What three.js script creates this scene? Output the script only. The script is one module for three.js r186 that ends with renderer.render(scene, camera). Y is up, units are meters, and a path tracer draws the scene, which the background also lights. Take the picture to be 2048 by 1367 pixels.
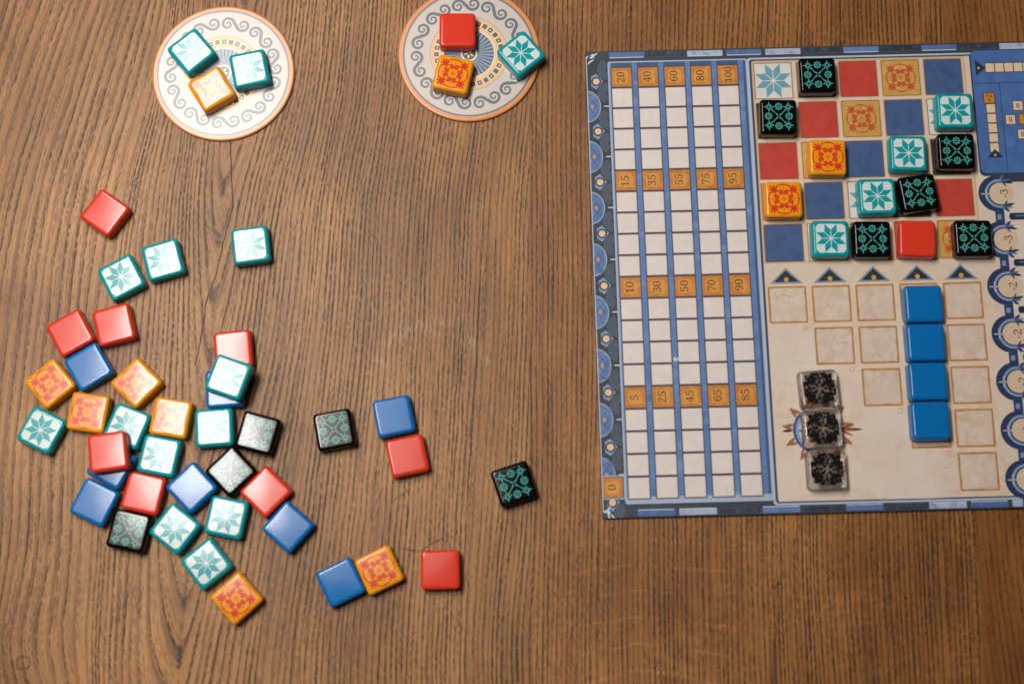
import * as THREE from 'three';
import { RectAreaLightUniformsLib } from 'three/addons/lights/RectAreaLightUniformsLib.js';
import { mergeVertices } from 'three/addons/utils/BufferGeometryUtils.js';

// ------------------------------------------------------------------ camera, light, exposure
const scene = new THREE.Scene();
const camera = new THREE.PerspectiveCamera(27.436, 1024 / 683, 0.05, 12);
camera.position.set(0, 0.68675, 0.13556);
camera.lookAt(0, 0, 0);
camera.focus = 0.735;
camera.userData.fStop = 4.5;
scene.background = new THREE.Color(0.02, 0.0195, 0.019);            // the dim room round the table
const renderer = new THREE.WebGLRenderer();
renderer.toneMapping = THREE.LinearToneMapping;
renderer.toneMappingExposure = 1;
renderer.shadowMap.enabled = true;
RectAreaLightUniformsLib.init();

function lamp(name, label, x, y, z, w, l, power, glow) {          // a flat lamp hanging over the far left of the table
  const g = new THREE.Group(); g.name = name; g.position.set(x, y, z);
  const box = new THREE.Mesh(new THREE.BoxGeometry(w + 0.03, 0.04, l + 0.03), new THREE.MeshStandardMaterial({ color: 0xd8d6d0, roughness: 0.6 }));
  box.name = 'housing'; box.position.y = 0.028; g.add(box);
  const face = new THREE.Mesh(new THREE.BoxGeometry(w, 0.006, l), new THREE.MeshStandardMaterial({ color: 0xffffff, emissive: 0xfff1e0, emissiveIntensity: glow, roughness: 0.8 }));
  face.name = 'diffuser'; face.position.y = 0.004; g.add(face);
  const light = new THREE.RectAreaLight(new THREE.Color(1, 0.96, 0.92), power, w, l);
  light.name = 'lamp_light'; light.position.y = -0.002; light.rotation.x = -Math.PI / 2; g.add(light);
  g.userData = { label, category: 'lamp' };
  scene.add(g);
}
lamp('strip_lamp', 'narrow white strip lamp hanging below a square lamp', -0.405, 1.15, -0.35, 0.17, 0.74, 34, 5);
lamp('square_lamp', 'large square white lamp hanging above a strip lamp', -0.40, 1.22, -0.19, 0.64, 0.54, 3.0, 2);

// ------------------------------------------------------------------ helpers
function rng(seed) { let s = seed >>> 0; return () => { s = (s + 0x6d2b79f5) >>> 0; let t = Math.imul(s ^ (s >>> 15), 1 | s); t = (t + Math.imul(t ^ (t >>> 7), 61 | t)) ^ t; return ((t ^ (t >>> 14)) >>> 0) / 4294967296; }; }
const NT = new Float32Array(65536); { const r = rng(77); for (let i = 0; i < 65536; i++) NT[i] = r(); }
function noise(x, y) {                                           // value noise, 0..1
  const xi = Math.floor(x), yi = Math.floor(y); let u = x - xi, v = y - yi;
  u = u * u * (3 - 2 * u); v = v * v * (3 - 2 * v);
  const a = (xi & 255) + ((yi & 255) << 8), b = ((xi + 1) & 255) + ((yi & 255) << 8), c = (xi & 255) + (((yi + 1) & 255) << 8), d = ((xi + 1) & 255) + (((yi + 1) & 255) << 8);
  const p = NT[a] + (NT[b] - NT[a]) * u, q = NT[c] + (NT[d] - NT[c]) * u;
  return p + (q - p) * v;
}
const clamp = (x, a = 0, b = 1) => Math.min(b, Math.max(a, x));
const smooth = (a, b, x) => { const t = clamp((x - a) / (b - a)); return t * t * (3 - 2 * t); };
const taken = {};
function numbered(name) { const n = taken[name] = (taken[name] ?? -1) + 1; return n ? name + '_' + String(n).padStart(3, '0') : name; }
function tag(o, label, category, group) { o.userData.label = label; o.userData.category = category; if (group) o.userData.group = group; return o; }
function shade(o) { o.traverse((m) => { if (m.isMesh) { m.castShadow = m.receiveShadow = true; } }); return o; }
function canvas(w, h) { const c = document.createElement('canvas'); c.width = w; c.height = h; return c; }
function canvasMap(c) { const t = new THREE.CanvasTexture(c); t.colorSpace = THREE.SRGBColorSpace; t.anisotropy = 8; return t; }

// ------------------------------------------------------------------ oak table top
// x, z in millimetres; each plank has its own grain field q(x, z) whose level lines are the growth rings
function oakTexture({ x0, x1, z0, z1, ppm, seed, q, tone, pores, rays = 0, extra }) {
  const W = Math.round((x1 - x0) * ppm), Hh = Math.round((z1 - z0) * ppm), n = W * Hh, R = rng(seed);
  const dark = new Float32Array(n), lite = new Float32Array(n);
  const grad = (x, z) => { const e = 0.4, gx = (q(x + e, z) - q(x - e, z)), gz = (q(x, z + e) - q(x, z - e)); const l = Math.hypot(gx, gz) || 1; return [-gz / l * Math.sign(gx || 1), Math.abs(gx) / l]; };
  const dab = (buf, x, z, len, wid, amt) => {                    // a dash that follows the grain
    let px = x, pz = z; const step = 0.55 / ppm, k = Math.ceil(len / step); let [tx, tz] = grad(x, z); if (tz < 0) { tx = -tx; tz = -tz; }
    const r = wid * ppm, rr = Math.ceil(r + 0.5);
    for (let i = 0; i <= k; i++) {
      if (i % 10 === 9) { const g = grad(px, pz); tx = g[0]; tz = g[1]; if (tz < 0) { tx = -tx; tz = -tz; } }
      const f = Math.sin(Math.PI * (i + 0.7) / (k + 1.4)), cx = (px - x0) * ppm, cz = (pz - z0) * ppm, ix = Math.round(cx), iz = Math.round(cz);
      for (let j = -rr; j <= rr; j++) { const X = ix + j; if (X < 0 || X >= W || iz < 0 || iz >= Hh) continue; const d = Math.abs(X - cx), v = amt * Math.min(1, f * 2) * clamp(r * (0.5 + 0.5 * f) + 0.5 - d); const at = iz * W + X; if (v > buf[at]) buf[at] = v; }
      px += tx * step; pz += tz * step;
    }
  };
  const trains = Math.round((x1 - x0) * (z1 - z0) * pores.density / 4);
  for (let i = 0; i < trains; i++) {                             // vessels open as rows of dashes along the rings
    let x = x0 + R() * (x1 - x0), z = z0 - 25 + R() * (z1 - z0 + 27); const Q = q(x, z), ph = Q - Math.floor(Q), zone = 0.4 + 1.2 * noise(x / 24 + seed, z / 40);
    const gq = Math.hypot(q(x + 0.3, z) - q(x - 0.3, z), q(x, z + 0.3) - q(x, z - 0.3)) / 0.6, ew = clamp(pores.early * gq, 0.12, 0.42), inEarly = ph < ew;
    const strength = clamp(0.25 + 1.0 * NT[(Math.floor(Q) * 37 + seed * 101) & 65535]) * (0.45 + 0.9 * noise(Q * 0.4 + 7, z / 55)); if (R() > (inEarly ? strength * 1.25 : pores.late * zone)) continue;
    const n = 1 + Math.floor(R() * R() * 9), wid = pores.width * (0.55 + 0.75 * R()) * (inEarly ? 1 : 0.75), amt = ((inEarly ? 0.68 : 0.38) + 0.36 * R()) * (0.72 + 0.4 * clamp(strength)), len = pores.length * (0.45 + R() * R() * 1.5);
    for (let j = 0; j < n; j++) {
      const l = len * (0.6 + 0.8 * R()); dab(dark, x, z, l, wid * (0.75 + 0.5 * R()), amt * (0.7 + 0.4 * R()));
      const hop = l + 0.5 + 1.6 * R(); for (let t = 0; t < hop; t += 1) { let [tx, tz] = grad(x, z); if (tz < 0) { tx = -tx; tz = -tz; } const st = Math.min(1, hop - t); x += tx * st; z += tz * st; }
      x += (R() - 0.5) * 0.22;
    }
  }
  for (let i = 0; i < (x1 - x0) * (z1 - z0) * 0.25; i++) { const x = x0 + R() * (x1 - x0), z = z0 - 8 + R() * (z1 - z0 + 8); dab(lite, x, z, 2 + 7 * R(), 0.07, 0.15 + 0.5 * R()); }
  const img = new Uint8Array(n * 4), bmp = new Uint8Array(n * 4);
  for (let iz = 0; iz < Hh; iz++) for (let ix = 0; ix < W; ix++) {
    const x = x0 + (ix + 0.5) / ppm, z = z0 + (iz + 0.5) / ppm, at = iz * W + ix, Q = q(x, z), ph = Q - Math.floor(Q);
    const fib = 0.5 * (noise(Q * 9 + 40, z * 0.11) - 0.5) + 0.8 * (noise(Q * 5 + 90, z * 0.022) - 0.5), fine = noise(x * 5.1 + Q * 2, z * 0.45 + 9) - 0.5, wide = noise(x / 34 + seed * 3, z / 60) - 0.5, patch = noise(x / 9 + 5, z / 22 + seed) - 0.5;
    let v = 0.62 + 0.24 * fib + 0.26 * fine + 0.40 * wide + 0.22 * patch - tone.ring * (smooth(0, 0.12, ph) * (1 - smooth(0.2, 0.55, ph)));
    let ray = 0;
    if (rays) { const a = noise(x * 0.16 + 3, z * 0.55 + x * 0.02) * noise(x / 20, z / 20 + 7); ray = rays * smooth(0.42, 0.62, a); }
    v += ray;
    let add = extra ? extra(x, z, Q) : null;
    if (add && add[2]) v += add[2];
    let d = dark[at]; const l = lite[at] * 0.16;
    v += l;
    let gr = noise(x * 7, z * 7) - 0.5; v += gr * 0.10;
    let c0 = tone.dark[0] + (tone.light[0] - tone.dark[0]) * v, c1 = tone.dark[1] + (tone.light[1] - tone.dark[1]) * v, c2 = tone.dark[2] + (tone.light[2] - tone.dark[2]) * v;
    if (add) { if (add[0] > 0) { const k = add[0]; c0 += (198 - c0) * k; c1 += (182 - c1) * k; c2 += (160 - c2) * k; } if (add[1] > d) d = add[1]; }
    const k = d * 0.95; c0 += (tone.pore[0] - c0) * k; c1 += (tone.pore[1] - c1) * k; c2 += (tone.pore[2] - c2) * k;
    img[at * 4] = clamp(c0, 0, 255); img[at * 4 + 1] = clamp(c1, 0, 255); img[at * 4 + 2] = clamp(c2, 0, 255); img[at * 4 + 3] = 255;
    const hgt = clamp(0.78 + 0.12 * fib + 0.12 * gr - 0.7 * d) * 255; bmp[at * 4] = bmp[at * 4 + 1] = bmp[at * 4 + 2] = hgt; bmp[at * 4 + 3] = 255;
  }
  const mk = (data, srgb) => { const t = new THREE.DataTexture(data, W, Hh, THREE.RGBAFormat); t.wrapS = t.wrapT = THREE.MirroredRepeatWrapping; t.magFilter = THREE.LinearFilter; t.minFilter = THREE.LinearMipmapLinearFilter; t.generateMipmaps = true; if (srgb) t.colorSpace = THREE.SRGBColorSpace; t.needsUpdate = true; return t; };
  return new THREE.MeshPhysicalMaterial({ map: mk(img, true), bumpMap: mk(bmp, false), bumpScale: 0.00016, roughness: 0.46, specularIntensity: 0.6 });
}
const ZA = -204, ZB = 186;
const leftField = (x, z) => {                                    // cathedral round the crack, sweeping lines outside it
  const xc = -150 + 5 * (noise(3.3, z / 70) - 0.5) - 0.05 * z, w = smooth(-8, -50, x - xc), g = 0.00062 * (z - 0) * (z - 0) - 3;
  const kn = 34 * Math.exp(-(((x + 238) / 26) ** 2 + ((z - 156) / 40) ** 2));
  const far = smooth(4, 22, Math.abs(x - xc)), D = x - xc - g * w * smooth(0, -70, x - xc) + kn * 0.35 + far * (2.6 * (noise(x / 26, z / 70 + 4) - 0.5) + 0.45 * (noise(x / 7, z / 34) - 0.5)) + 0.4 * (noise(x / 5, z / 14 + 30) - 0.5);
  const core = Math.exp(-((D / (D < 0 ? 20 : 62)) ** 2));
  let s = Math.sqrt(D * D + 60) + 0.10 * z * core;
  if (D < 0) s = s < 52 ? s : 52 + (s - 52) * 0.5;
  const r = (s + 60) / 2.5; return r + 0.9 * (noise(r / 2.3, 5.5) - 0.5) + 1.6 * (noise(r / 7, 8.5) - 0.5);
};
const midField = (x, z) => {
  const k = smooth(60, 8, x), sw = 12 * k * noise(z / 90 + 2, 1.5);
  const r = (x + sw * 0.6 + 5 * (noise(x / 40 + 8, z / 110) - 0.5) + 0.5 * (noise(x / 8, z / 36 + 3) - 0.5) + 0.02 * z + 300) / 2.4; return r + 0.9 * (noise(r / 2.3, 15.5) - 0.5) + 1.6 * (noise(r / 7, 18.5) - 0.5);
};
const rightField = (x, z) => (x - 0.05 * z + 5 * (noise(x / 40 + 18, z / 120) - 0.5) + 0.5 * (noise(x / 8, z / 40 + 13) - 0.5) + 300) / 3;
const seg = (x, z, ax, az, bx, bz) => { const dx = bx - ax, dz = bz - az, t = clamp(((x - ax) * dx + (z - az) * dz) / (dx * dx + dz * dz)); return Math.hypot(x - ax - t * dx, z - az - t * dz); };
const crack = [[-146, -118], [-142.5, -70], [-147, -49], [-149, -36], [-154, -20], [-155, -6], [-158, 12]];
const leftExtra = (x, z) => {
  let chalk = 0, d = 0;
  for (let i = 0; i + 1 < crack.length; i++) { const [ax, az] = crack[i], [bx, bz] = crack[i + 1], wob = 0.5 * (noise(z / 3, 4) - 0.5); const e = seg(x + wob, z, ax, az, bx, bz); const wd = 0.10 + 0.10 * noise(z / 5, 8); if (e < wd + 0.15) d = Math.max(d, 0.95 * clamp((wd + 0.15 - e) / 0.15)); }
  { const e = Math.hypot((x + 151.5) / 1.1, (z + 24) / 3.6); if (e < 1.1) d = Math.max(d, 0.72 * smooth(1.1, 0.75, e)); }                                  // dark resin sliver
  { const e = Math.abs(Math.hypot((x + 234), (z - 156.5)) - 3.1); if (e < 1) d = Math.max(d, 0.5 * smooth(0.9, 0.2, e) * (0.4 + noise(x, z))); }                     // pin knot
  { const rr = Math.hypot(x + 40, z - 22), an = Math.atan2(z - 22, x + 40); if (an < -0.35 && an > -2.75) chalk = Math.max(chalk, 0.3 * smooth(6.5, 0.5, Math.abs(rr - 30)) * smooth(0.3, 0.75, noise(x * 1.3, z * 0.3)) * smooth(0.15, 0.5, noise(x / 7, z / 6))); }  // dried chalky ring
  { const e = seg(x, z, -59, 80, -51, 74); if (e < 0.8) d = Math.max(d, 0.4 * smooth(0.8, 0.1, e)); }
  { const e = seg(x, z, -190, -120, -180, -108) ; if (e < 0.6) chalk = Math.max(chalk, 0.25 * smooth(0.6, 0.1, e)); }
  return chalk || d ? [chalk, d] : null;
};
const midExtra = (x, z) => {
  let ch = 0, d = 0;
  if (z > 86) { const cx = 66, rr = Math.hypot((x - cx) * 0.55, z - 190); const b = Math.abs(((rr + 2.5 * noise(x / 12, 3)) % 12.5) - 6); ch = 0.24 * smooth(1.0, 0.2, b) * smooth(48, 30, Math.abs(x - cx)) * smooth(0.3, 0.6, noise(x / 5, z / 3)); }   // ray fleck arcs
  { const w = 3.2 * noise(z / 16, 6.5), e = Math.abs(x - 124 - 3 * (noise(z / 30, 2) - 0.5)); if (z > 70 && e < 1.2 + w) d = 0.42 * smooth(1.2 + w, 0.2, e) * smooth(0.35, 0.6, noise(x / 1.5, z / 14)); }
  if (Math.hypot((x - 190) / 1.5, z - 126) < 0.6 || Math.hypot(x - 129, z - 119) < 0.8) d = 0.75;
  return ch || d ? [0, d, ch] : null;
};
const oak = {
  left: oakTexture({ x0: -301, x1: 9.1, z0: ZA, z1: ZB, ppm: 3.9, seed: 11, q: leftField, tone: { light: [183, 134, 79], dark: [102, 65, 32], pore: [34, 20, 11], ring: 0.36 }, pores: { density: 1.5, early: 0.75, late: 0.17, length: 4.2, width: 0.165 }, extra: leftExtra }),
  mid: oakTexture({ x0: 9.1, x1: 226.1, z0: ZA, z1: ZB, ppm: 3.9, seed: 23, q: midField, tone: { light: [176, 123, 66], dark: [98, 59, 27], pore: [40, 22, 12], ring: 0.3 }, pores: { density: 1.5, early: 0.75, late: 0.2, length: 4.2, width: 0.165 }, rays: 0.12, extra: midExtra }),
  right: oakTexture({ x0: 226.1, x1: 440, z0: ZA, z1: ZB, ppm: 3, seed: 37, q: rightField, tone: { light: [160, 107, 54], dark: [88, 51, 23], pore: [48, 25, 14], ring: 0.22 }, pores: { density: 0.7, early: 0.75, late: 0.25, length: 3.8, width: 0.165 } }),
};
{
  const table = new THREE.Group(); table.name = 'table_top'; table.userData.kind = 'structure'; scene.add(table);
  const plank = (x0, x1, mat, tx0, tx1) => {
    const g = new THREE.BoxGeometry(x1 - x0 - 0.00012, 0.03, 1.3), p = g.attributes.position, uv = g.attributes.uv, cx = (x0 + x1) / 2;
    for (let i = 0; i < p.count; i++) uv.setXY(i, ((p.getX(i) + cx) * 1000 - tx0) / (tx1 - tx0), (p.getZ(i) * 1000 + p.getY(i) * 300 - 4.5 - ZA) / (ZB - ZA));
    const m = new THREE.Mesh(g, mat); m.name = numbered('plank'); m.position.set(cx, -0.015, 0); table.add(m);
  };
  plank(-0.301, 0.0091, oak.left, -301, 9.1);
  plank(0.0091, 0.2261, oak.mid, 9.1, 226.1);
  plank(0.2261, 0.44, oak.right, 226.1, 440);
  plank(-0.518, -0.301, oak.mid, -518, -301);
  plank(-0.828, -0.518, oak.left, -828, -518);
  plank(0.44, 0.75, oak.left, 440, 750);
  shade(table);
}

// ------------------------------------------------------------------ printed ornament (drawn in unit or millimetre space)
function spiral(c, x, y, r, turns, start, dir, w0, w1) {         // a tapering curl drawn as short strokes
  const n = 40; let px, py;
  for (let i = 0; i <= n; i++) {
    const t = i / n, a = start + dir * turns * Math.PI * 2 * t, rr = r * (1 - 0.86 * t), X = x + rr * Math.cos(a), Y = y + rr * Math.sin(a);
    if (i) { c.lineWidth = w0 + (w1 - w0) * t; c.beginPath(); c.moveTo(px, py); c.lineTo(X, Y); c.stroke(); }
    px = X; py = Y;
  }
}
function leaf(c, x, y, a, len, wid) {
  c.save(); c.translate(x, y); c.rotate(a); c.beginPath(); c.moveTo(0, 0);
  c.quadraticCurveTo(len * 0.45, -wid, len, 0); c.quadraticCurveTo(len * 0.45, wid, 0, 0); c.fill(); c.restore();
}
function starPrint(c, h, ink, paper) {                           // eight pointed star in a square with cut corners, half size h
  if (paper) { const k = h * 0.2; c.fillStyle = paper; c.beginPath(); c.moveTo(-h + k, -h); c.lineTo(h - k, -h); c.lineTo(h, -h + k); c.lineTo(h, h - k); c.lineTo(h - k, h); c.lineTo(-h + k, h); c.lineTo(-h, h - k); c.lineTo(-h, -h + k); c.closePath(); c.fill(); }
  c.fillStyle = ink;
  for (let i = 0; i < 8; i++) {
    c.save(); c.rotate(Math.PI / 8 + i * Math.PI / 4); c.beginPath(); c.moveTo(h * 0.085, 0);
    c.lineTo(h * 0.57, -h * 0.218); c.lineTo(h * 1.085, 0); c.lineTo(h * 0.57, h * 0.218); c.closePath(); c.fill(); c.restore();
  }
}
function scrollPrint(c, h, ink) {                                // four leafy sprigs with paired curls round a small cross
  c.strokeStyle = c.fillStyle = ink; c.lineCap = 'round';
  for (let i = 0; i < 4; i++) {
    c.save(); c.rotate(i * Math.PI / 2);
    leaf(c, 0, h * 0.02, Math.PI / 2, h * 0.17, h * 0.075);
    leaf(c, h * 0.60, 0, 0, h * 0.15, h * 0.06); leaf(c, h * 0.76, 0, Math.PI, h * 0.1, h * 0.06); leaf(c, h * 0.86, 0, 0, h * 0.1, h * 0.05);
    c.rotate(Math.PI / 4);
    for (const s of [-1, 1]) {
      spiral(c, h * 0.42, s * h * 0.165, h * 0.155, 1.2, s * 0.5, s, h * 0.125, h * 0.075);
      c.lineWidth = h * 0.10; c.beginPath(); c.moveTo(h * 0.555, s * h * 0.24); c.quadraticCurveTo(h * 0.62, s * h * 0.06, h * 0.80, 0); c.stroke();
      leaf(c, h * 0.76, s * h * 0.03, s * 0.45, h * 0.44, h * 0.13);
      leaf(c, h * 0.74, s * h * 0.06, s * 0.95, h * 0.34, h * 0.11);
      for (let q = 0; q < 4; q++) { const a = s * (0.30 + q * 0.125); leaf(c, h * 0.93 * Math.cos(a), h * 0.93 * Math.sin(a), a + s * (1.35 - q * 0.06), h * 0.19, h * 0.075); leaf(c, h * 0.93 * Math.cos(a), h * 0.93 * Math.sin(a), a + s * 0.3, h * 0.10, h * 0.04); }
    }
    leaf(c, h * 0.70, 0, 0, h * 0.58, h * 0.15);
    c.restore();
  }
}
function rosettePrint(c, h, ink, hole) {                         // lattice with four ring flowers and leafy corners
  c.strokeStyle = c.fillStyle = ink; c.lineCap = 'butt';
  for (let i = 0; i < 4; i++) {
    c.save(); c.rotate(i * Math.PI / 2);
    for (let k = 0; k < 8; k++) { c.save(); c.translate(h * 0.69, 0); c.rotate(k * Math.PI / 4); c.beginPath(); c.moveTo(h * 0.125, -h * 0.028); c.lineTo(h * 0.235, -h * 0.07); c.lineTo(h * 0.265, 0); c.lineTo(h * 0.235, h * 0.07); c.lineTo(h * 0.125, h * 0.028); c.closePath(); c.fill(); c.restore(); }
    c.save(); c.translate(h * 0.69, 0); c.rotate(Math.PI / 4); c.lineWidth = h * 0.035; c.strokeRect(-h * 0.06, -h * 0.06, h * 0.12, h * 0.12); c.restore();
    c.rotate(Math.PI / 4);
    c.lineWidth = h * 0.045; c.beginPath(); c.moveTo(h * 0.14, 0); c.lineTo(h * 0.68, 0); c.stroke();
    leaf(c, h * 0.05, 0, 0, h * 0.24, h * 0.10); leaf(c, h * 0.76, 0, Math.PI, h * 0.24, h * 0.09);
    const X = h * 0.92;
    for (let k = 0; k < 4; k++) { c.save(); c.translate(X, 0); c.rotate(k * Math.PI / 2 + Math.PI / 4); leaf(c, h * 0.07, 0, 0, h * 0.30, h * 0.075); c.restore(); }
    for (let k = 0; k < 4; k++) { c.save(); c.translate(X, 0); c.rotate(k * Math.PI / 2); leaf(c, h * 0.04, 0, 0, h * 0.2, h * 0.07); c.restore(); }
    c.lineWidth = h * 0.028; c.beginPath(); c.arc(X, 0, h * 0.14, 0, 7); c.stroke();
    c.restore();
  }
}
// ------------------------------------------------------------------ tile shape and materials
const HALF = 9.5, TH = 7, RC = 2.0, dome = (x, z) => 0.13 * (1 - (x / HALF) ** 2) * (1 - (z / HALF) ** 2);
function tileGeometry() {
  const ring = (inset, y, domed) => {
    const a = HALF - inset, r = Math.max(RC - inset * 0.45, 0.35), out = [];
    for (let k = 0; k < 4; k++) {
      const a0 = k * Math.PI / 2, cx = (a - r) * (k === 0 || k === 3 ? 1 : -1), cz = (a - r) * (k < 2 ? 1 : -1);
      for (let i = 0; i <= 6; i++) { const t = a0 + i / 6 * Math.PI / 2; out.push([cx + r * Math.cos(t), cz + r * Math.sin(t)]); }
      const nk = (k + 1) % 4, nx = (a - r) * (nk === 0 || nk === 3 ? 1 : -1), nz = (a - r) * (nk < 2 ? 1 : -1), t1 = a0 + Math.PI / 2, e0 = [cx + r * Math.cos(t1), cz + r * Math.sin(t1)], e1 = [nx + r * Math.cos(t1), nz + r * Math.sin(t1)];
      for (let i = 1; i < 5; i++) out.push([e0[0] + (e1[0] - e0[0]) * i / 5, e0[1] + (e1[1] - e0[1]) * i / 5]);
    }
    return out.map(([x, z]) => [x, y + (domed ? dome(x, z) : 0), z]);
  };
  const rings = [ring(9, 0.02), ring(0.75, 0), ring(0.3, 0.12), ring(0.08, 0.45), ring(0, 1.0), ring(0.12, TH - 1.7)];
  for (let i = 1; i <= 6; i++) { const t = i / 6 * Math.PI / 2; rings.push(ring(0.12 + 1.6 * (1 - Math.cos(t)), TH - 1.7 + 1.6 * Math.sin(t), i > 3)); }
  for (const d of [2.3, 3.2, 4.6, 6.4, 8.4, 9.15]) rings.push(ring(d, TH - 0.1, true));
  const N = rings[0].length, pos = [], uv = [], idx = [];
  for (const r of rings) for (const [x, y, z] of r) { pos.push(x / 1000, y / 1000, z / 1000); uv.push(0.5 + x / HALF / 2, 0.5 - z / HALF / 2); }
  for (let j = 0; j + 1 < rings.length; j++) for (let i = 0; i < N; i++) { const a = j * N + i, b = j * N + (i + 1) % N, c = a + N, d = b + N; idx.push(a, c, b, b, c, d); }
  const top = pos.length / 3; pos.push(0, (TH - 0.1 + dome(0, 0)) / 1000, 0); uv.push(0.5, 0.5); const bot = top + 1; pos.push(0, 0.00002, 0); uv.push(0.5, 0.5);
  const last = (rings.length - 1) * N;
  for (let i = 0; i < N; i++) { idx.push(last + i, top, last + (i + 1) % N); idx.push(i, (i + 1) % N, bot); }
  const g = new THREE.BufferGeometry(); g.setAttribute('position', new THREE.Float32BufferAttribute(pos, 3)); g.setAttribute('uv', new THREE.Float32BufferAttribute(uv, 2)); g.setIndex(idx); g.computeVertexNormals();
  return g;
}
const TILE = tileGeometry();
function resin(base, print, over = {}, seed = 1) {               // glossy moulded resin with faint scuffs; the print stands a hair proud
  const S = 512, c = canvas(S, S), k = c.getContext('2d'), b = canvas(S, S), q = b.getContext('2d'), R = rng(seed);
  k.fillStyle = base; k.fillRect(0, 0, S, S); q.fillStyle = '#777'; q.fillRect(0, 0, S, S);
  for (let i = 0; i < 2600; i++) { q.globalAlpha = 0.10 + 0.16 * R(); q.fillStyle = R() < 0.5 ? '#444' : '#bbb'; q.beginPath(); q.arc(R() * S, R() * S, 1.5 + 4 * R(), 0, 7); q.fill(); }
  q.globalAlpha = 1;
  if (print) { k.save(); k.translate(S / 2, S / 2); print(k, S / 2); k.restore(); q.save(); q.globalAlpha = 0.5; q.translate(S / 2, S / 2); print(q, S / 2, true); q.restore(); }
  for (let i = 0; i < 14; i++) { let x = R() * S, y = R() * S, a = R() * 6.3; q.globalAlpha = 0.35; q.strokeStyle = '#222'; q.lineWidth = 0.8 + R(); q.beginPath(); q.moveTo(x, y); for (let j = 0; j < 4; j++) { a += (R() - 0.5) * 0.5; x += 10 * Math.cos(a); y += 10 * Math.sin(a); q.lineTo(x, y); } q.stroke(); }
  for (let i = 0; i < 10; i++) { k.globalAlpha = 0.25 * R(); k.fillStyle = R() < 0.6 ? '#fff' : '#000'; k.beginPath(); k.arc(R() * S, R() * S, 0.8 + 1.8 * R(), 0, 7); k.fill(); }
  return new THREE.MeshPhysicalMaterial({ map: canvasMap(c), bumpMap: new THREE.CanvasTexture(b), bumpScale: 0.000012, roughness: 0.15, specularIntensity: 0.66, ...over });
}
const M = {
  red: resin('#d63b28', null, {}, 3),
  blue: resin('#0d69ae', null, {}, 4),
  star: resin('#0a959b', (k, s, relief) => starPrint(k, s * 0.785, relief ? '#666' : '#12969d', relief ? '#999' : '#ccd9d7'), {}, 5),
  scroll: resin('#e6971a', (k, s, relief) => scrollPrint(k, s * 0.83, relief ? '#aaa' : '#cf3a24'), {}, 6),
  black: resin('#08090b', (k, s, relief) => rosettePrint(k, s * 0.80, relief ? '#aaa' : '#4ea99f'), { roughness: 0.14 }, 7),
};
const glass = new THREE.MeshPhysicalMaterial({ color: 0xffffff, transmission: 1, thickness: 0.007, ior: 1.49, roughness: 0.03, attenuationColor: new THREE.Color(0.8, 0.74, 0.68), attenuationDistance: 0.04 });
const clearPrint = (() => {
  const S = 512, c = canvas(S, S), k = c.getContext('2d'); k.fillStyle = '#000'; k.fillRect(0, 0, S, S);
  k.save(); k.translate(S / 2, S / 2); k.fillStyle = k.strokeStyle = '#fff'; k.lineCap = 'round'; const h = S * 0.47;
  for (let i = 0; i < 8; i++) {
    k.save(); k.rotate(i * Math.PI / 4 + 0.12);
    if (i % 2) { leaf(k, h * 0.1, 0, 0, h * 0.5, h * 0.24); leaf(k, h * 0.5, 0, 0.9, h * 0.55, h * 0.26); leaf(k, h * 0.5, 0, -0.9, h * 0.55, h * 0.26); leaf(k, h * 0.55, 0, 0, h * 0.6, h * 0.3); leaf(k, h * 0.85, h * 0.1, 1.9, h * 0.5, h * 0.2); leaf(k, h * 0.85, -h * 0.1, -1.9, h * 0.5, h * 0.2); } else { leaf(k, h * 0.2, 0, 0, h * 0.5, h * 0.14); leaf(k, h * 0.6, 0, 0.6, h * 0.36, h * 0.16); leaf(k, h * 0.6, 0, -0.6, h * 0.36, h * 0.16); }
    spiral(k, h * 0.42, h * 0.26, h * 0.15, 1.1, 0.4, 1, h * 0.09, h * 0.04); spiral(k, h * 0.8, -h * 0.2, h * 0.16, 1.0, 2.2, -1, h * 0.1, h * 0.05);
    k.restore();
  }
  for (let i = 0; i < 4; i++) { k.save(); k.rotate(i * Math.PI / 2 + Math.PI / 4); leaf(k, h * 0.6, 0, 0, h * 0.72, h * 0.4); leaf(k, h * 0.8, 0, 1.2, h * 0.6, h * 0.26); leaf(k, h * 0.8, 0, -1.2, h * 0.6, h * 0.26); leaf(k, h * 1.0, h * 0.14, 2.0, h * 0.7, h * 0.2); leaf(k, h * 1.0, -h * 0.14, -2.0, h * 0.7, h * 0.2); k.restore(); }
  { const R = rng(31); k.fillStyle = '#000'; for (let i = 0; i < 120; i++) { const a = R() * 6.3, r = h * (0.12 + 1.2 * Math.sqrt(R())); k.beginPath(); k.arc(r * Math.cos(a), r * Math.sin(a), 3 + 9 * R() * R() + 2 * R(), 0, 7); k.fill(); } }
  k.restore();
  const t = new THREE.CanvasTexture(c); return new THREE.MeshPhysicalMaterial({ color: 0x050506, roughness: 0.6, specularIntensity: 0.3, alphaMap: t, transparent: true, side: THREE.DoubleSide });
})();
const clearPrintGeometry = (() => {
  const g = new THREE.PlaneGeometry(0.0158, 0.0158, 8, 8); g.rotateX(-Math.PI / 2); const p = g.attributes.position;
  for (let i = 0; i < p.count; i++) p.setY(i, (TH - 0.1 + dome(p.getX(i) * 1000, p.getZ(i) * 1000) + 0.05) / 1000);
  g.computeVertexNormals(); return g;
})();

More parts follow.
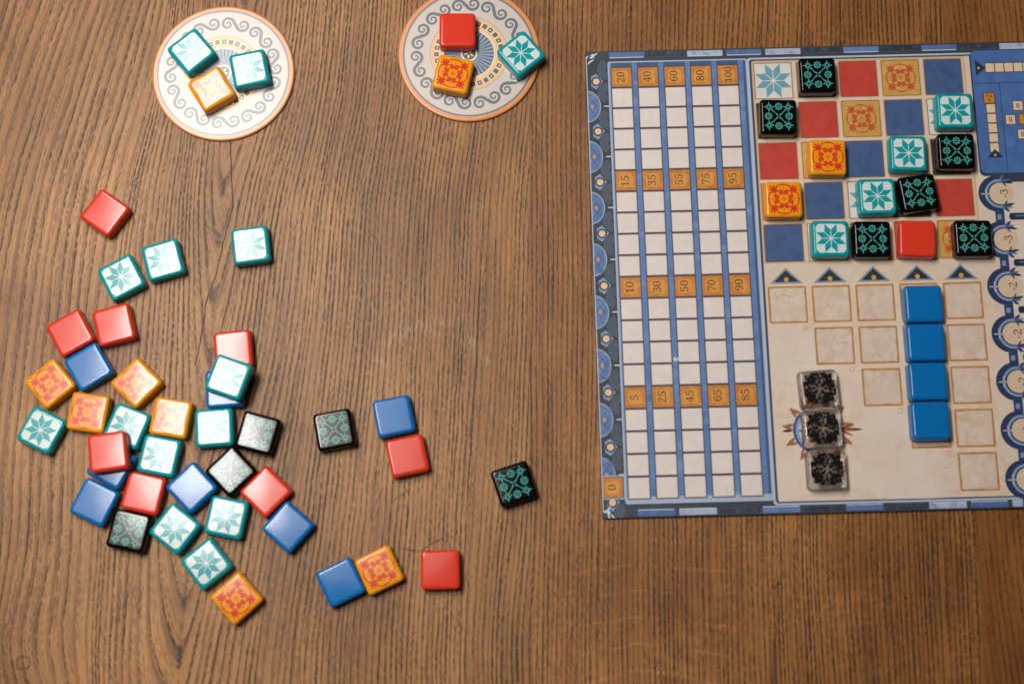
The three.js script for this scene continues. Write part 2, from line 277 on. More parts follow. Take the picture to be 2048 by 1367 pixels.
// ------------------------------------------------------------------ coasters
const RAD = 37;                                                  // millimetres
function coasterMap(turn) {
  const S = 1024, c = canvas(S, S), k = c.getContext('2d'), u = S / 2 / RAD; k.translate(S / 2, S / 2); k.scale(u, u); k.rotate(turn);
  const disc = (r, f) => { k.fillStyle = f; k.beginPath(); k.arc(0, 0, r, 0, 7); k.fill(); };
  const line = (r, w, f) => { k.strokeStyle = f; k.lineWidth = w; k.beginPath(); k.arc(0, 0, r, 0, 7); k.stroke(); };
  k.fillStyle = '#d08850'; k.fillRect(-RAD * 1.5, -RAD * 1.5, RAD * 3, RAD * 3);
  disc(34.3, '#c3b9b1'); line(34.0, 0.75, '#565f63'); line(33.3, 0.18, '#8d9292');
  const R = rng(5); k.strokeStyle = '#c9b8aa'; k.lineWidth = 0.1;
  for (let i = 0; i < 46; i++) { let a = R() * 6.28, r = 20 + R() * 13, x = r * Math.cos(a), y = r * Math.sin(a); k.beginPath(); k.moveTo(x, y); for (let j = 0; j < 5; j++) { x += (R() - 0.5) * 2; y += (R() - 0.5) * 2; k.lineTo(x, y); } k.stroke(); }
  k.strokeStyle = '#59636a'; k.lineCap = 'round';
  for (let i = 0; i < 11; i++) {                                 // paired curls joined by an S stem
    k.save(); k.rotate(i / 11 * Math.PI * 2);
    k.save(); k.translate(0, -27); 
    k.rotate(0.3); spiral(k, -3.7, 1.6, 3.5, 1.45, -0.75, -1, 1.7, 0.6); spiral(k, 3.7, -1.6, 3.5, 1.45, Math.PI - 0.75, -1, 1.7, 0.6);
    k.lineWidth = 1.75; k.beginPath(); k.moveTo(-1.14, -0.79); k.bezierCurveTo(-0.3, 0.3, 0.3, -0.3, 1.14, 0.79); k.stroke();
    k.restore(); k.restore();
  }
  disc(20.4, '#8fa0ad'); disc(20.0, '#dda766'); line(19.4, 0.25, '#e9c493');
  for (let i = 0; i < 30; i++) {
    k.save(); k.rotate(i / 30 * Math.PI * 2); k.fillStyle = '#f0dcc0'; k.fillRect(-1.5, -18.6, 3, 3.2); k.fillStyle = '#4a5153'; k.fillRect(-1.2, -18.3, 2.4, 2.6);
    if (i % 2) { k.fillStyle = '#d9d4cb'; k.beginPath(); k.arc(0, -17, 0.42, 0, 7); k.fill(); } k.restore();
  }
  line(14.3, 0.5, '#efd2a8'); disc(13.6, '#e2d7cc'); disc(13, '#7f93ab');
  for (let i = 0; i < 36; i++) { k.save(); k.rotate(i / 36 * Math.PI * 2); k.fillStyle = '#414b57'; k.beginPath(); k.moveTo(-0.12, -4); k.lineTo(-0.48, -12.9); k.lineTo(0.48, -12.9); k.lineTo(0.12, -4); k.fill(); k.restore(); }
  disc(4.3, '#e6d2b4'); disc(3.4, '#4a4f54'); k.fillStyle = '#e8dccb'; for (let i = 0; i < 5; i++) { k.save(); k.rotate(i * 1.2566); leaf(k, 0.5, 0, 0, 2.4, 0.9); k.restore(); }
  return canvasMap(c);
}
const linen = (() => {                                           // woven embossing of the printed card
  const S = 256, d = new Uint8Array(S * S * 4);
  for (let y = 0; y < S; y++) for (let x = 0; x < S; x++) { const a = x / S * 32, b = y / S * 32, over = (Math.floor(a) + Math.floor(b)) & 1, p = Math.sin(Math.PI * (a % 1)), q = Math.sin(Math.PI * (b % 1)); const v = 255 * clamp((over ? 0.35 + 0.65 * p : 0.35 + 0.65 * q) * (0.85 + 0.3 * (NT[(y * S + x) & 65535] - 0.5))), i = (y * S + x) * 4; d[i] = d[i + 1] = d[i + 2] = v; d[i + 3] = 255; }
  return (rx, ry) => { const t = new THREE.DataTexture(d, S, S, THREE.RGBAFormat); t.wrapS = t.wrapT = THREE.RepeatWrapping; t.magFilter = THREE.LinearFilter; t.minFilter = THREE.LinearMipmapLinearFilter; t.generateMipmaps = true; t.repeat.set(rx, ry); t.needsUpdate = true; return t; };
})();
function coaster(x, z, turn, label) {
  const g = new THREE.Group(); g.name = numbered('round_coaster'); g.position.set(x, 0, z); scene.add(g);
  const pts = [[0, 1.8], [35.9, 1.8], [36.5, 1.66], [36.9, 1.3], [37, 0.9], [36.9, 0.3], [36.6, 0], [0, 0]].map(([r, y]) => new THREE.Vector2(r / 1000, y / 1000));
  const body = new THREE.LatheGeometry(pts.slice().reverse(), 96);
  const p = body.attributes.position, uv = body.attributes.uv; for (let i = 0; i < p.count; i++) uv.setXY(i, 0.5 + p.getX(i) * 1000 / RAD / 2, 0.5 - p.getZ(i) * 1000 / RAD / 2);
  const mat = new THREE.MeshPhysicalMaterial({ map: coasterMap(turn), bumpMap: linen(5, 5), bumpScale: 0.000006, roughness: 0.33, ior: 1.62 });
  const m = new THREE.Mesh(body, mat); m.name = 'printed_disc'; g.add(m);
  tag(g, label, 'coaster', 'round printed coasters on the table'); shade(g);
}
coaster(-0.14981, -0.14191, 0.2, 'round card coaster washed out by lamp shine, holding two star tiles');
coaster(-0.02235, -0.15237, 0.5, 'round card coaster with crisp dark scrolls, holding a red tile');

// ------------------------------------------------------------------ game board (print drawn in board millimetres)
const BW = 272, BH = 241.5;
function boardMap() {
  const U = 7.4, c = canvas(Math.round(BW * U), Math.round(BH * U)), k = c.getContext('2d'), R = rng(9); k.scale(U, U);
  const rect = (x, y, w, h, f) => { k.fillStyle = f; k.fillRect(x, y, w, h); };
  const box = (x, y, w, h, r, f) => { k.fillStyle = f; k.beginPath(); k.moveTo(x + r, y); k.arcTo(x + w, y, x + w, y + h, r); k.arcTo(x + w, y + h, x, y + h, r); k.arcTo(x, y + h, x, y, r); k.arcTo(x, y, x + w, y, r); k.closePath(); k.fill(); };
  const blot = (x, y, w, h, cols, n, r, al) => { k.save(); k.beginPath(); k.rect(x, y, w, h); k.clip(); for (let i = 0; i < n; i++) { k.globalAlpha = al * (0.4 + R()); k.fillStyle = cols[Math.floor(R() * cols.length)]; k.beginPath(); k.ellipse(x + R() * w, y + R() * h, r * (0.3 + R()), r * (0.2 + R() * 0.6), R() * 3, 0, 7); k.fill(); } k.restore(); };
  const veins = (x, y, w, h, n, col) => { k.save(); k.beginPath(); k.rect(x, y, w, h); k.clip(); k.strokeStyle = col; for (let i = 0; i < n; i++) { let X = x + R() * w, Y = y + R() * h, a = R() * 6.3; k.globalAlpha = 0.25 + 0.4 * R(); k.lineWidth = 0.08 + 0.14 * R(); k.beginPath(); k.moveTo(X, Y); for (let j = 0; j < 7; j++) { a += (R() - 0.5) * 1.6; X += 1.4 * Math.cos(a); Y += 1.4 * Math.sin(a); k.lineTo(X, Y); } k.stroke(); } k.restore(); };
  const text = (s, x, y, size, col, font = 'serif') => { k.save(); k.translate(x, y); k.rotate(-Math.PI / 2); k.fillStyle = col; k.font = size + 'px ' + font; k.textAlign = 'center'; k.textBaseline = 'middle'; k.fillText(s, 0, 0); k.restore(); };
  // dark slate ground with a border of small blue blocks
  rect(0, 0, BW, BH, '#39424d'); blot(0, 0, BW, BH, ['#2f3742', '#455262', '#3c4a5e'], 900, 4, 0.25);
  const blocks = ['#5873a8', '#343c46', '#aebcd6', '#4e6aa2', '#aab8d2', '#323a44', '#6480b4', '#2e3640'];
  for (const [y0, off] of [[0.6, 12.2], [BH - 3.9, 17]]) for (let i = 0; i < 16; i++) {
    const x = off + i * 21 * 0.97, f = blocks[(i + (y0 > 9 ? 3 : 0)) % 8]; rect(x, y0, 18.4, 3.3, f); rect(x + 0.3, y0 + (y0 < 9 ? 2.7 : 0.1), 17.6, 0.5, f === blocks[1] || f === blocks[5] || f === blocks[7] ? '#47525f' : '#c3cfe2'); blot(x, y0, 18.4, 3.3, ['#6d86b8', '#3e5482', '#8ea3c8'], 8, 2, 0.18);
  }
  // side strip: half discs, dots and carved curls
  rect(0, 4.5, 11.2, BH - 24, '#343a3f');
  for (let i = 0; i < 9; i++) {
    const y = 30 + i * 27.2 - 13.6;
    k.strokeStyle = '#5b6b84'; for (let j = 0; j < 4; j++) { k.lineWidth = 0.55; k.beginPath(); k.arc(11.4, y + 6.4, 2 + j * 1.1, Math.PI * 0.6, Math.PI * 1.45); k.stroke(); k.beginPath(); k.arc(11.4, y - 6.4, 2 + j * 1.1, Math.PI * 0.55, Math.PI * 1.4); k.stroke(); }
    k.fillStyle = '#7d9cc6'; k.beginPath(); k.moveTo(5, y - 4.4); k.lineTo(8.6, y); k.lineTo(5, y + 4.4); k.lineTo(2.4, y + 2.6); k.lineTo(2.4, y - 2.6); k.closePath(); k.fill();
    k.fillStyle = '#2c3033'; k.beginPath(); k.arc(5, y, 2.5, 0, 7); k.fill(); k.fillStyle = '#e8c4a2'; k.beginPath(); k.arc(5, y, 1.75, 0, 7); k.fill();
    const Y = y + 13.6; if (i < 8) {
      k.fillStyle = '#a9bcd8'; k.beginPath(); k.ellipse(0, Y, 7, 8.6, 0, -Math.PI / 2, Math.PI / 2); k.fill(); k.fillStyle = '#5f80b4'; k.beginPath(); k.ellipse(0, Y, 6.6, 8.2, 0, -Math.PI / 2, Math.PI / 2); k.fill(); blot(0, Y - 7, 6, 14, ['#4a6aa0', '#86a4cf', '#3f5c90'], 30, 2, 0.26); k.strokeStyle = '#3f5880'; k.lineWidth = 0.3; for (const rr of [5.2, 3.9]) { k.beginPath(); k.ellipse(0, Y, rr, rr * 1.25, 0, -Math.PI / 2, Math.PI / 2); k.stroke(); }
      k.strokeStyle = '#38557f'; k.lineWidth = 0.45; k.strokeStyle = '#3d5a86'; k.beginPath(); k.moveTo(2.6, Y - 3.2); k.lineTo(4.6, Y); k.lineTo(2.6, Y + 3.2); k.lineTo(0.6, Y); k.closePath(); k.stroke(); k.fillStyle = '#cf8f62'; k.beginPath(); k.arc(2.6, Y, 0.95, 0, 7); k.fill();
      rect(8.6, Y - 0.35, 3, 0.7, '#c8d3e2');
    }
  }
  k.fillStyle = '#d8dde2'; for (const [X, Y] of [[0, 0], [0, BH]]) { for (let i = 0; i < 9; i++) leaf(k, X + 0.5 + R() * 4, Math.abs(Y - 0.8 - R() * 4), R() * 6.3, 3.2, 0.8); }
  rect(0, 4, 0.5, BH - 8, '#b9c6da');
  // score field
  box(11.2, 5.6, 72.6, 229.4, 1.2, '#a9bcd8'); box(12, 6.4, 71, 227.4, 1, '#46597f');
  for (let i = 0; i < 5; i++) { const x = 18.2 + 13.8 * i; rect(x + 5.6, 6.4, 2.6, 227, '#5f82b8'); blot(x + 5.6, 6.4, 2.6, 227, ['#5678b4', '#88a6d4', '#4a69a4'], 60, 3, 0.3); }
  rect(12, 6.4, 0.9, 227, '#7d9ccc');
  rect(12, 231.6, 71, 2.2, '#a7b7cf');
  const gold = (x, y, s) => { rect(x - s / 2, y - s / 2, s, s, '#c77f30'); blot(x - s / 2, y - s / 2, s, s, ['#dfa04a', '#b96c22', '#d89040'], 26, 2.4, 0.3); box(x - s * 0.34, y - s * 0.34, s * 0.68, s * 0.68, 1.6, 'rgba(228,170,84,0.55)'); };
  for (let i = 0; i < 5; i++) for (let j = 0; j < 20; j++) {
    const x = 18.2 + 13.8 * i, y = 14.4 + 11.2 * j; rect(x - 5.6, y - 5.6, 11.2, 11.2, '#3d3f55');
    if (j % 5 === 0) { gold(x, y, 10.3); text(String(20 * (i + 1) - j), x, y, i === 4 && j === 0 ? 5.2 : 5.6, '#3a2a1c'); }
    else { rect(x - 5.15, y - 5.1, 10.3, 10.2, '#dcc3b0'); rect(x - 4.85, y - 4.8, 9.7, 9.6, '#e3dad5'); blot(x - 4.6, y - 4.5, 9.2, 9, ['#eae4e0', '#dbd2cd', '#e6d8ce'], 9, 2.6, 0.3); }
  }
  rect(0.4, 220.8, 11, 11.6, '#a7b7cf'); rect(0.6, 221.4, 10.2, 10.4, '#46506a'); gold(5.4, 226.6, 9.6); text('0', 5.4, 226.6, 5.6, '#3a2a1c');
  k.fillStyle = '#cfd8d9'; for (let i = 0; i < 7; i++) { k.beginPath(); k.arc(38.5 + R() * 2.2, 163 + R() * 1.4, 0.35 + R() * 0.3, 0, 7); k.fill(); }     // chipped print
  // main field of pale stone
  box(83.6, 5.4, 128, 232, 2, '#b9c4d6'); box(84.8, 6.4, 126, 230, 1.6, '#3c4a63'); box(86, 7.2, 124, 228.4, 1.6, '#dfcdbc');
  blot(86, 7.2, 124, 228.4, ['#e6d8ca', '#d9c2ac', '#e3cdb6', '#dccbc0'], 620, 6, 0.3); blot(86, 118, 124, 118, ['#c9a888', '#cfb196', '#e9dfd6'], 90, 4, 0.2); veins(86, 118, 124, 118, 80, '#9a7f6c');
  blot(86, 150, 90, 86, ['#e2d8d2', '#e8dcd2'], 160, 9, 0.16);
  k.strokeStyle = '#c79a63'; k.globalAlpha = 0.55; k.lineWidth = 0.9; k.strokeRect(86.6, 7.8, 110, 107.6); k.globalAlpha = 1;
  const sw = 19, cx = (i) => 96.9 + 22.1 * i, cy = (j) => 18.3 + 21.75 * j, order = ['star', 'black', 'red', 'scroll', 'blue'];
  for (let j = 0; j < 5; j++) for (let i = 0; i < 5; i++) {
    const kind = order[(i + j) % 5], x = cx(i), y = cy(j), f = { star: '#dcdcd8', black: '#23282b', red: '#c04338', scroll: '#cd9f4c', blue: '#465e8c' }[kind];
    box(x - 10.6, y - 10.4, 21.2, 20.8, 1, 'rgba(203,164,116,0.45)'); box(x - sw / 2 - 0.35, y - sw / 2 - 0.35, sw + 0.7, sw + 0.7, 0.8, '#7d5a3c'); box(x - sw / 2, y - sw / 2, sw, sw, 0.7, f);
    blot(x - sw / 2, y - sw / 2, sw, sw, kind === 'red' ? ['#d24a3c', '#b93026'] : kind === 'blue' ? ['#486499', '#344d84'] : ['rgba(255,255,255,0.3)', 'rgba(120,100,60,0.12)'], 60, 2.6, 0.22);
    k.save(); k.translate(x, y); k.beginPath(); k.rect(-sw / 2, -sw / 2, sw, sw); k.clip();
    if (kind === 'star') starPrint(k, sw * 0.485, '#6aa3b4'); if (kind === 'scroll') scrollPrint(k, sw * 0.405, '#c1552c'); if (kind === 'black') rosettePrint(k, sw * 0.4, '#5f8f8c'); k.restore();
  }
  for (let i = 0; i < 5; i++) {                                  // triangles above the lines
    const x = cx(i), y = 122.8; const tri = (s, f) => { k.fillStyle = f; k.beginPath(); k.moveTo(x, y - 4.9 * s + 0.3); k.lineTo(x + 8.6 * s, y + 3.4 * s + 0.3); k.lineTo(x - 8.6 * s, y + 3.4 * s + 0.3); k.closePath(); k.fill(); };
    tri(1, '#b3977c'); tri(0.92, '#7f98b8'); tri(0.72, '#2f3434'); k.fillStyle = '#d99a55'; k.beginPath(); k.arc(x, y + 1.5, 1.25, 0, 7); k.fill();
  }
  for (let j = 0; j < 5; j++) for (let i = j; i < 5; i++) {      // staircase of empty spaces
    const x = cx(i), y = 137.3 + 21.5 * j; box(x - 10.1, y - 9.9, 20.2, 19.8, 1, '#e6cfae'); box(x - 9.7, y - 9.5, 19.4, 19, 0.8, '#b98241'); box(x - 9.0, y - 8.8, 18, 17.6, 0.7, '#cdae92'); box(x - 8.5, y - 8.3, 17, 16.6, 0.9, '#dac6b6'); for (let e = 0; e < 26; e++) { const t = R() * 16 - 8, v = e % 4; k.globalAlpha = 0.3 * R(); k.fillStyle = '#9a6a3c'; k.beginPath(); k.ellipse(x + (v < 2 ? t : (v === 2 ? -8.9 : 8.9)), y + (v < 2 ? (v ? 8.7 : -8.7) : t), v < 2 ? 1.6 : 0.5, v < 2 ? 0.5 : 1.6, 0, 0, 7); k.fill(); } k.globalAlpha = 1;
    blot(x - 8.8, y - 8.6, 17.6, 17.2, ['#e2d2c4', '#cdb29c', '#e4d6ca', '#d6c2b2'], 60, 3, 0.28); veins(x - 8.6, y - 8.4, 17.2, 16.8, 5, '#8d7058');
    if (i === j && j < 4) { k.strokeStyle = '#d0a673'; k.lineWidth = 0.35; k.save(); k.translate(x + 8, y + 12.2); k.transform(1, 0, -0.3, 1, 0, 0); k.strokeRect(-1, -1, 2, 2); k.restore(); }
  }
  {                                                              // painted crest under the clear tiles
    k.save(); k.translate(108, 201); k.fillStyle = '#9c6848'; for (let i = 0; i < 22; i++) { const a = i / 22 * 6.283; leaf(k, 12.2 * Math.cos(a), 11.4 * Math.sin(a), a + 0.5 * (i % 2 ? 1 : -1), 6.4, 1.7); }
    k.save(); k.beginPath(); k.rect(-30, -30, 29, 60); k.clip(); k.fillStyle = '#42588c'; k.beginPath(); k.ellipse(0, 0, 12.6, 12, 0, 0, 7); k.fill(); k.fillStyle = '#86a0cb'; k.beginPath(); k.ellipse(0, 0, 11.2, 10.6, 0, 0, 7); k.fill(); k.fillStyle = '#dcc4a8'; k.beginPath(); k.ellipse(0, 0, 9.8, 9.2, 0, 0, 7); k.fill();
    k.fillStyle = '#5f80b8'; for (const a of [Math.PI, Math.PI - 1.2, Math.PI + 1.2]) leaf(k, -6.5, 0, a, 3.8, 1.6); k.restore(); k.fillStyle = '#8d5638'; leaf(k, 11, 0, 0, 11, 1.6); leaf(k, 11, 0, 0.5, 7, 1.1); leaf(k, 11, 0, -0.5, 7, 1.1); k.fillStyle = '#3a3230'; leaf(k, 17, 0, 0, 4.6, 0.9); leaf(k, -13, 0, Math.PI, 5, 1.3); k.restore();
  }
  // floor line along the far side
  rect(209, 76, BW - 209, 160, '#ddd0c4'); blot(209, 76, 60, 160, ['#e4dad0', '#d3c2b2'], 200, 5, 0.2);
  const marks = ['-3', '-3', '-2', '-2', '-2', '-1', '-1'];
  for (let i = 0; i < 7; i++) {
    const y = 82 + 24.3 * i, x = 207.5; k.fillStyle = '#2b3a5e'; k.beginPath(); k.arc(x, y, 9.6, Math.PI * 0.42, Math.PI * 1.58); k.fill(); rect(x - 2, y + 8.6, 4.6, 7.2, '#2e4170'); rect(x - 1, y + 11, 2, 2.6, '#8197bd');
    box(x + 5, y + 10.4, 60, 3.6, 1.2, '#26314f'); rect(x + 8, y + 11.6, 50, 0.7, '#6f80a2');
    k.fillStyle = '#d9c2a8'; k.beginPath(); k.arc(x + 2.2, y, 6.3, 0, 7); k.fill(); k.strokeStyle = '#26304a'; k.lineWidth = 2.3; k.beginPath(); k.arc(x + 1.6, y, 6.9, Math.PI * 0.36, Math.PI * 1.64); k.stroke(); k.strokeStyle = '#86a0c6'; k.lineWidth = 1.3; k.beginPath(); k.arc(x + 1.4, y, 7, Math.PI * 0.38, Math.PI * 1.62); k.stroke(); k.fillStyle = '#26304a'; for (const s of [-1, 1]) { leaf(k, x + 2.4, y + s * 6.9, -s * 0.25, 6.4, 1.5); leaf(k, x + 2.4, y + s * 6.9, s * 0.7, 4.4, 1.4); leaf(k, x + 3.4, y + s * 6.3, -s * 1.1, 3, 0.9); }
    k.fillStyle = '#5a76a6'; for (const s of [-1, 1]) { leaf(k, x + 2.6, y + s * 6.8, s * 0.15, 5, 1); leaf(k, x + 2.2, y + s * 7, s * 0.9, 3, 0.8); } k.fillStyle = '#a9bfdf'; for (let q = 0; q < 4; q++) leaf(k, x - 5.8, y, q * Math.PI / 2, 3, 0.8);
    k.fillStyle = '#d9955f'; k.beginPath(); k.arc(x - 5.8, y, 0.7, 0, 7); k.fill(); text(marks[i], x + 4, y, 5.6, '#3b2b22');
  }
  // blue bonus panel
  box(199.6, 5, BW - 202, 67.6, 3, '#2f3d57'); box(200.4, 4.4, BW - 203, 66.6, 3, '#4a6fae'); blot(201, 5, BW - 204, 65, ['#5a80bd', '#41649f', '#5279b8'], 320, 4, 0.25);
  rect(201, 22.2, 68, 0.5, '#33507f'); rect(213.8, 22.6, 0.5, 48, '#33507f');
  for (let i = 0; i < 8; i++) { rect(207.4 + i * 4.9, 11.1, 4.9, 5.6, '#5b4332'); rect(207.7 + i * 4.9, 11.6, 4.4, 4.7, '#e2cbb0'); }
  k.fillStyle = '#26324a'; k.beginPath(); k.moveTo(202.4, 9.6); k.lineTo(207.6, 14); k.lineTo(202.4, 18.2); k.fill(); k.fillStyle = '#dba36a'; k.beginPath(); k.arc(204, 14, 0.7, 0, 7); k.fill();
  for (let i = 0; i < 5; i++) { rect(205.8, 33.5 + i * 5.3, 5.2, 5.3, '#5b4332'); rect(206.2, 33.9 + i * 5.3, 4.4, 4.6, '#e2cbb0'); }
  rect(205, 27.6, 6, 6, '#5b3a1e'); rect(205.4, 28, 5.2, 5.2, '#d18c38'); text('+2', 208, 30.6, 4.2, '#32241a', 'sans-serif');
  k.fillStyle = '#26324a'; k.beginPath(); k.moveTo(208.4, 58.2); k.lineTo(212.6, 62.8); k.lineTo(204.2, 62.8); k.fill(); k.fillStyle = '#dba36a'; k.beginPath(); k.arc(208.4, 61.4, 0.7, 0, 7); k.fill();
  for (const [x, y] of [[222.5, 35], [218, 42.5], [223.6, 50.5]]) { rect(x - 2.8, y - 2.8, 5.6, 5.6, '#5b4332'); rect(x - 2.4, y - 2.4, 4.8, 4.8, '#e2cbb0'); rect(x - 0.7, y - 1.3, 0.4, 2.6, '#3a2a22'); rect(x + 0.3, y - 1.3, 0.4, 2.6, '#3a2a22'); }
  rect(222.2, 39.4, 6, 6, '#5b3a1e'); rect(222.6, 39.8, 5.2, 5.2, '#d18c38'); text('+10', 225.2, 42.4, 3, '#32241a', 'sans-serif');
  return canvasMap(c);
}
{
  const g = new THREE.Group(); g.name = 'game_board'; scene.add(g);
  const a = THREE.MathUtils.degToRad(1.45); g.rotation.y = a; g.position.set(0.03795, 0, -0.15339);
  const s = new THREE.Shape(), w = BW / 1000, h = BH / 1000, r = 0.0012;
  s.moveTo(r, 0); s.lineTo(w - r, 0); s.quadraticCurveTo(w, 0, w, -r); s.lineTo(w, -h + r); s.quadraticCurveTo(w, -h, w - r, -h); s.lineTo(r, -h); s.quadraticCurveTo(0, -h, 0, -h + r); s.lineTo(0, -r); s.quadraticCurveTo(0, 0, r, 0);
  const core = new THREE.ExtrudeGeometry(s, { depth: 0.0013, bevelEnabled: true, bevelThickness: 0.0003, bevelSize: 0.00025, bevelOffset: -0.00025, bevelSegments: 2 });
  core.rotateX(-Math.PI / 2); core.translate(0, 0.0003, 0);
  const card = new THREE.Mesh(core, new THREE.MeshStandardMaterial({ color: 0x2a2f33, roughness: 0.7 })); card.name = 'card'; g.add(card);
  const face = new THREE.PlaneGeometry(w - 0.0005, h - 0.0005); face.rotateX(-Math.PI / 2); face.translate(w / 2, 0.00196, h / 2);
  const mat = new THREE.MeshPhysicalMaterial({ map: boardMap(), color: 0xf2f1f0, bumpMap: linen(17, 15), bumpScale: 0.00002, roughness: 0.45, specularIntensity: 0.7 });
  const sheet = new THREE.Mesh(face, mat); sheet.name = 'printed_sheet'; g.add(sheet);
  tag(g, 'blue bordered card game board with score columns and tile grid', 'game board'); shade(g);
}

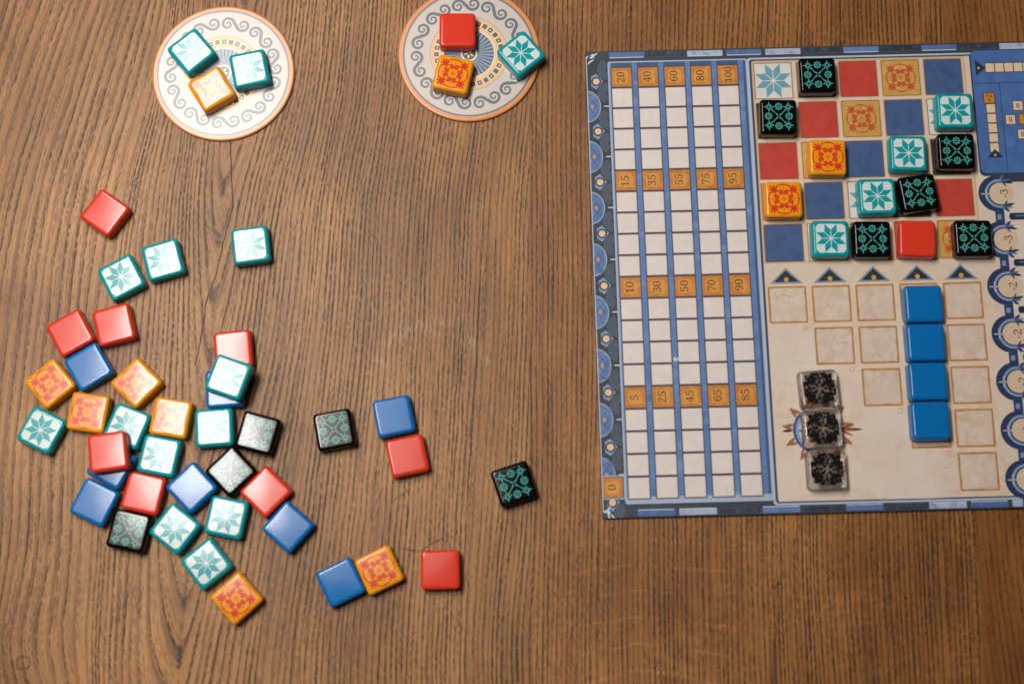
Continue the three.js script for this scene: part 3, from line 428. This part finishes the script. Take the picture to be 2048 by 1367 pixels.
// ------------------------------------------------------------------ tiles: kind, x mm, z mm, turn in degrees, base height mm, label
const tiles = [
  ['red', -205.73, -65.33, 35.0, 0.00, 'plain red tile lying apart from the heap, a bare gap from the touching star tiles'],
  ['star', -195.57, -31.76, -29.0, 0.00, 'teal star tile nearly touching a second star tile, the one closer to the red pair'],
  ['star', -175.19, -40.80, -16.0, 0.00, 'teal star tile nearly touching a second star tile, the one farther from the red pair'],
  ['star', -131.48, -48.34, -7.5, 0.00, 'teal star tile lying alone on the table beside the crack in the wood'],
  ['red', -219.41, -3.35, -30.0, 0.00, 'plain red tile of a touching pair, the one pressed against a blue tile edge'],
  ['red', -197.99, -7.57, -15.0, 0.00, 'plain red tile of a touching pair, the one closer to the star tiles'],
  ['blue', -209.38, 13.68, -32.0, 0.00, 'plain blue tile wedged between a red pair and two yellow scroll tiles'],
  ['scroll', -227.82, 22.15, -41.0, 0.00, 'yellow scroll tile set cornerwise at the rim of the heap beside a blue tile'],
  ['scroll', -185.22, 21.74, -46.0, 0.00, 'yellow scroll tile set cornerwise with clear table round it, between blue tile and crack'],
  ['scroll', -208.23, 36.50, 8.0, 0.00, 'yellow scroll tile beside the star tile that lies under a red tile'],
  ['star', -230.65, 45.16, 26.0, 0.00, 'teal star tile at the rim of the heap beside two yellow scroll tiles'],
  ['star', -188.81, 43.26, 21.0, 0.00, 'teal star tile partly covered by a red tile lying on top of it'],
  ['scroll', -167.45, 39.09, 9.0, 0.00, 'yellow scroll tile touching the top edge of an upright star tile in the heap'],
  ['red', -195.39, 56.65, -8.0, 7.10, 'plain red tile lying on top of a star tile and a blue tile'],
  ['blue', -195.28, 62.22, 29.0, 0.00, 'plain blue tile mostly hidden under a red tile'],
  ['blue', -202.61, 80.38, 25.0, 0.00, 'plain blue tile beside the mostly hidden blue tile, at the rim of the heap'],
  ['star', -172.22, 57.83, 11.0, 0.00, 'teal star tile wedged between a yellow scroll tile and a red tile'],
  ['blue', -155.71, 73.23, -44.0, 0.00, 'plain blue tile set cornerwise between two star tiles and a black tile'],
  ['red', -179.05, 76.03, 12.5, 0.00, 'plain red tile between the half hidden blue tile and a black tile in the heap'],
  ['black', -185.15, 94.20, 12.5, 0.00, 'black rosette tile touching a red tile at the rim of the heap'],
  ['star', -162.89, 93.02, 37.0, 0.00, 'teal star tile set cornerwise between a black tile and a straight star tile'],
  ['star', -138.21, 87.71, 11.0, 0.00, 'teal star tile below the cornerwise black tile, beside a cornerwise red tile'],
  ['black', -136.84, 65.35, -44.0, 0.00, 'black rosette tile set cornerwise between a blue and a red cornerwise tile'],
  ['red', -119.56, 75.25, 44.0, 0.00, 'plain red tile set cornerwise between a black tile and a blue tile'],
  ['blue', -108.24, 92.28, 41.0, 0.00, 'plain blue tile set cornerwise at the tail of the heap, touching a red corner'],
  ['star', -146.97, 109.75, -39.0, 0.00, 'teal star tile set cornerwise, joined to a yellow tile at the tail of the heap'],
  ['scroll', -131.89, 126.10, -42.0, 0.00, 'yellow scroll tile ending the tail of the heap, touching one star tile'],
  ['red', -138.25, 4.97, -6.0, 0.00, 'plain red tile partly covered by a star tile, above a hidden blue tile'],
  ['star', -138.47, 20.06, 19.0, 7.10, 'teal star tile lying on top of a red tile and a blue tile'],
  ['blue', -141.68, 24.56, -4.0, 0.00, 'plain blue tile almost hidden under a tilted star tile'],
  ['star', -145.98, 43.96, -4.0, 0.00, 'teal star tile straight beside a tilted black tile, below the stacked star tile'],
  ['black', -124.54, 46.64, 15.0, 0.00, 'black rosette tile between a straight star tile and a cornerwise black tile'],
  ['black', -87.12, 44.98, -11.0, 0.00, 'black rosette tile lying alone between the heap and a blue and red pair'],
  ['blue', -58.03, 38.30, -12.0, 0.00, 'plain blue tile joined edge to edge with a plain red tile'],
  ['red', -51.11, 57.78, -12.5, 0.00, 'plain red tile joined edge to edge with a plain blue tile'],
  ['black', 0.97, 71.47, -18.5, 0.00, 'black rosette tile lying alone near the corner of the game board'],
  ['blue', -82.32, 118.59, -26.0, 0.00, 'plain blue tile joined edge to edge with a yellow scroll tile'],
  ['scroll', -63.91, 112.78, -25.5, 0.00, 'yellow scroll tile joined edge to edge with a plain blue tile'],
  ['red', -34.43, 112.60, -1.5, 0.00, 'plain red tile lying alone and straight beside a dark hair'],
  ['star', -165.35, -151.16, -40.0, 1.80, 'teal star tile set cornerwise on the shining coaster, near its rim'],
  ['star', -135.03, -141.57, -12.0, 1.80, 'teal star tile on the shining coaster, turned only slightly'],
  ['scroll', -154.16, -130.68, -32.0, 1.80, 'yellow scroll tile between two star tiles on a coaster'],
  ['red', -28.25, -162.72, 0.0, 1.80, 'plain red tile on the coaster with the crisp dark scroll border'],
  ['scroll', -30.38, -138.57, 12.5, 1.80, 'yellow scroll tile touching a red tile on a coaster'],
  ['star', 4.65, -149.78, -40.0, 1.80, 'teal star tile overhanging the orange rim of a coaster'],
  ['black', 156.99, -137.94, -1.0, 2.00, 'black rosette tile in the top row of the board wall, beside a printed red square'],
  ['black', 136.09, -115.46, 0.5, 2.00, 'black rosette tile at the start of the second row of the board wall'],
  ['star', 226.34, -118.70, 0.0, 2.00, 'teal star tile touching the top edge of a black tile, beside the blue bonus panel'],
  ['scroll', 160.22, -93.78, 0.5, 2.00, 'yellow scroll tile between printed red and blue squares on the board'],
  ['star', 201.28, -95.91, 0.5, 2.00, 'teal star tile in the middle row of the board wall, beside a printed blue square'],
  ['black', 225.78, -97.11, 0.0, 2.00, 'black rosette tile touching the lower edge of a star tile on the board'],
  ['scroll', 137.01, -71.56, -0.5, 2.00, 'yellow scroll tile at the row start of the board wall, beside a printed blue square'],
  ['star', 184.35, -73.14, -1.5, 2.00, 'teal star tile beside a twisted black tile on the board'],
  ['black', 205.45, -74.98, -8.0, 2.00, 'black rosette tile twisted askew on the board beside a printed red square'],
  ['star', 159.87, -51.17, 0.0, 2.00, 'teal star tile in the bottom row of the board wall, above a printed triangle'],
  ['black', 180.72, -50.91, 0.0, 2.00, 'black rosette tile between a star tile and a red tile on the board'],
  ['red', 203.36, -51.17, 2.0, 2.00, 'plain red tile on the board, the only real red tile there'],
  ['black', 231.53, -51.43, -0.5, 2.00, 'black rosette tile half covering a printed yellow square at the wall corner'],
  ['blue', 204.72, -17.69, -1.0, 2.00, 'plain blue tile at the triangle end of the line of four'],
  ['blue', 204.72, 1.86, -1.0, 2.00, 'second plain blue tile from the triangle in the line of four'],
  ['blue', 204.72, 21.31, -1.0, 2.00, 'third plain blue tile from the triangle in the line of four'],
  ['blue', 204.82, 40.81, -1.0, 2.00, 'plain blue tile at the open end of the line of four'],
  ['clear', 150.86, 24.93, -4.0, 2.00, 'clear tile with black print at the grid end of three clear tiles'],
  ['clear', 151.74, 44.51, -2.5, 2.00, 'middle clear tile with black print, covering the printed crest'],
  ['clear', 152.95, 64.60, -1.5, 2.00, 'clear tile with black print at the end farthest from the grid'],
];
const KIND = { red: 'red_tile', blue: 'blue_tile', star: 'star_tile', scroll: 'scroll_tile', black: 'rosette_tile', clear: 'clear_tile' };
const GROUP = { red: 'plain red tiles', blue: 'plain blue tiles', star: 'teal star tiles', scroll: 'yellow scroll tiles', black: 'black rosette tiles', clear: 'clear printed tiles' };
const jit = rng(41);
for (const [kind, x, z, turn, base, label] of tiles) {
  let o;
  if (kind === 'clear') {
    o = new THREE.Group(); const b = new THREE.Mesh(TILE, glass); b.name = 'body'; o.add(b);
    const p = new THREE.Mesh(clearPrintGeometry, clearPrint); p.name = 'print'; o.add(p);
  } else o = new THREE.Mesh(TILE, M[kind]);
  o.name = numbered(KIND[kind]); o.position.set(x / 1000, base / 1000 + 0.00003, z / 1000);
  const quarter = kind === 'star' || kind === 'black' || kind === 'scroll' ? 0 : Math.floor(jit() * 4) * 90;
  o.rotation.y = -THREE.MathUtils.degToRad(turn + quarter);
  scene.add(shade(tag(o, label, 'tile', GROUP[kind])));
}

// ------------------------------------------------------------------ a stray hair
{
  const pts = [[-54.0, 102.2], [-50.5, 102.7], [-47.2, 103.3], [-45.0, 103.8], [-42.5, 102.0], [-38.5, 99.6], [-33.8, 97.2]].map(([x, z], i) => new THREE.Vector3(x / 1000, 0.00035 + [0.0012, 0.0011, 0.0007, 0.0001, 0.0004, 0.0005, 0.0002][i] * 0.6, z / 1000));
  const m = new THREE.Mesh(new THREE.TubeGeometry(new THREE.CatmullRomCurve3(pts, false, 'catmullrom', 0.3), 60, 0.00012, 6), new THREE.MeshStandardMaterial({ color: 0x16100d, roughness: 0.5 }));
  m.name = 'hair'; scene.add(shade(tag(m, 'short dark bent hair lying on the wood beside a red tile', 'hair')));
}
renderer.render(scene, camera);
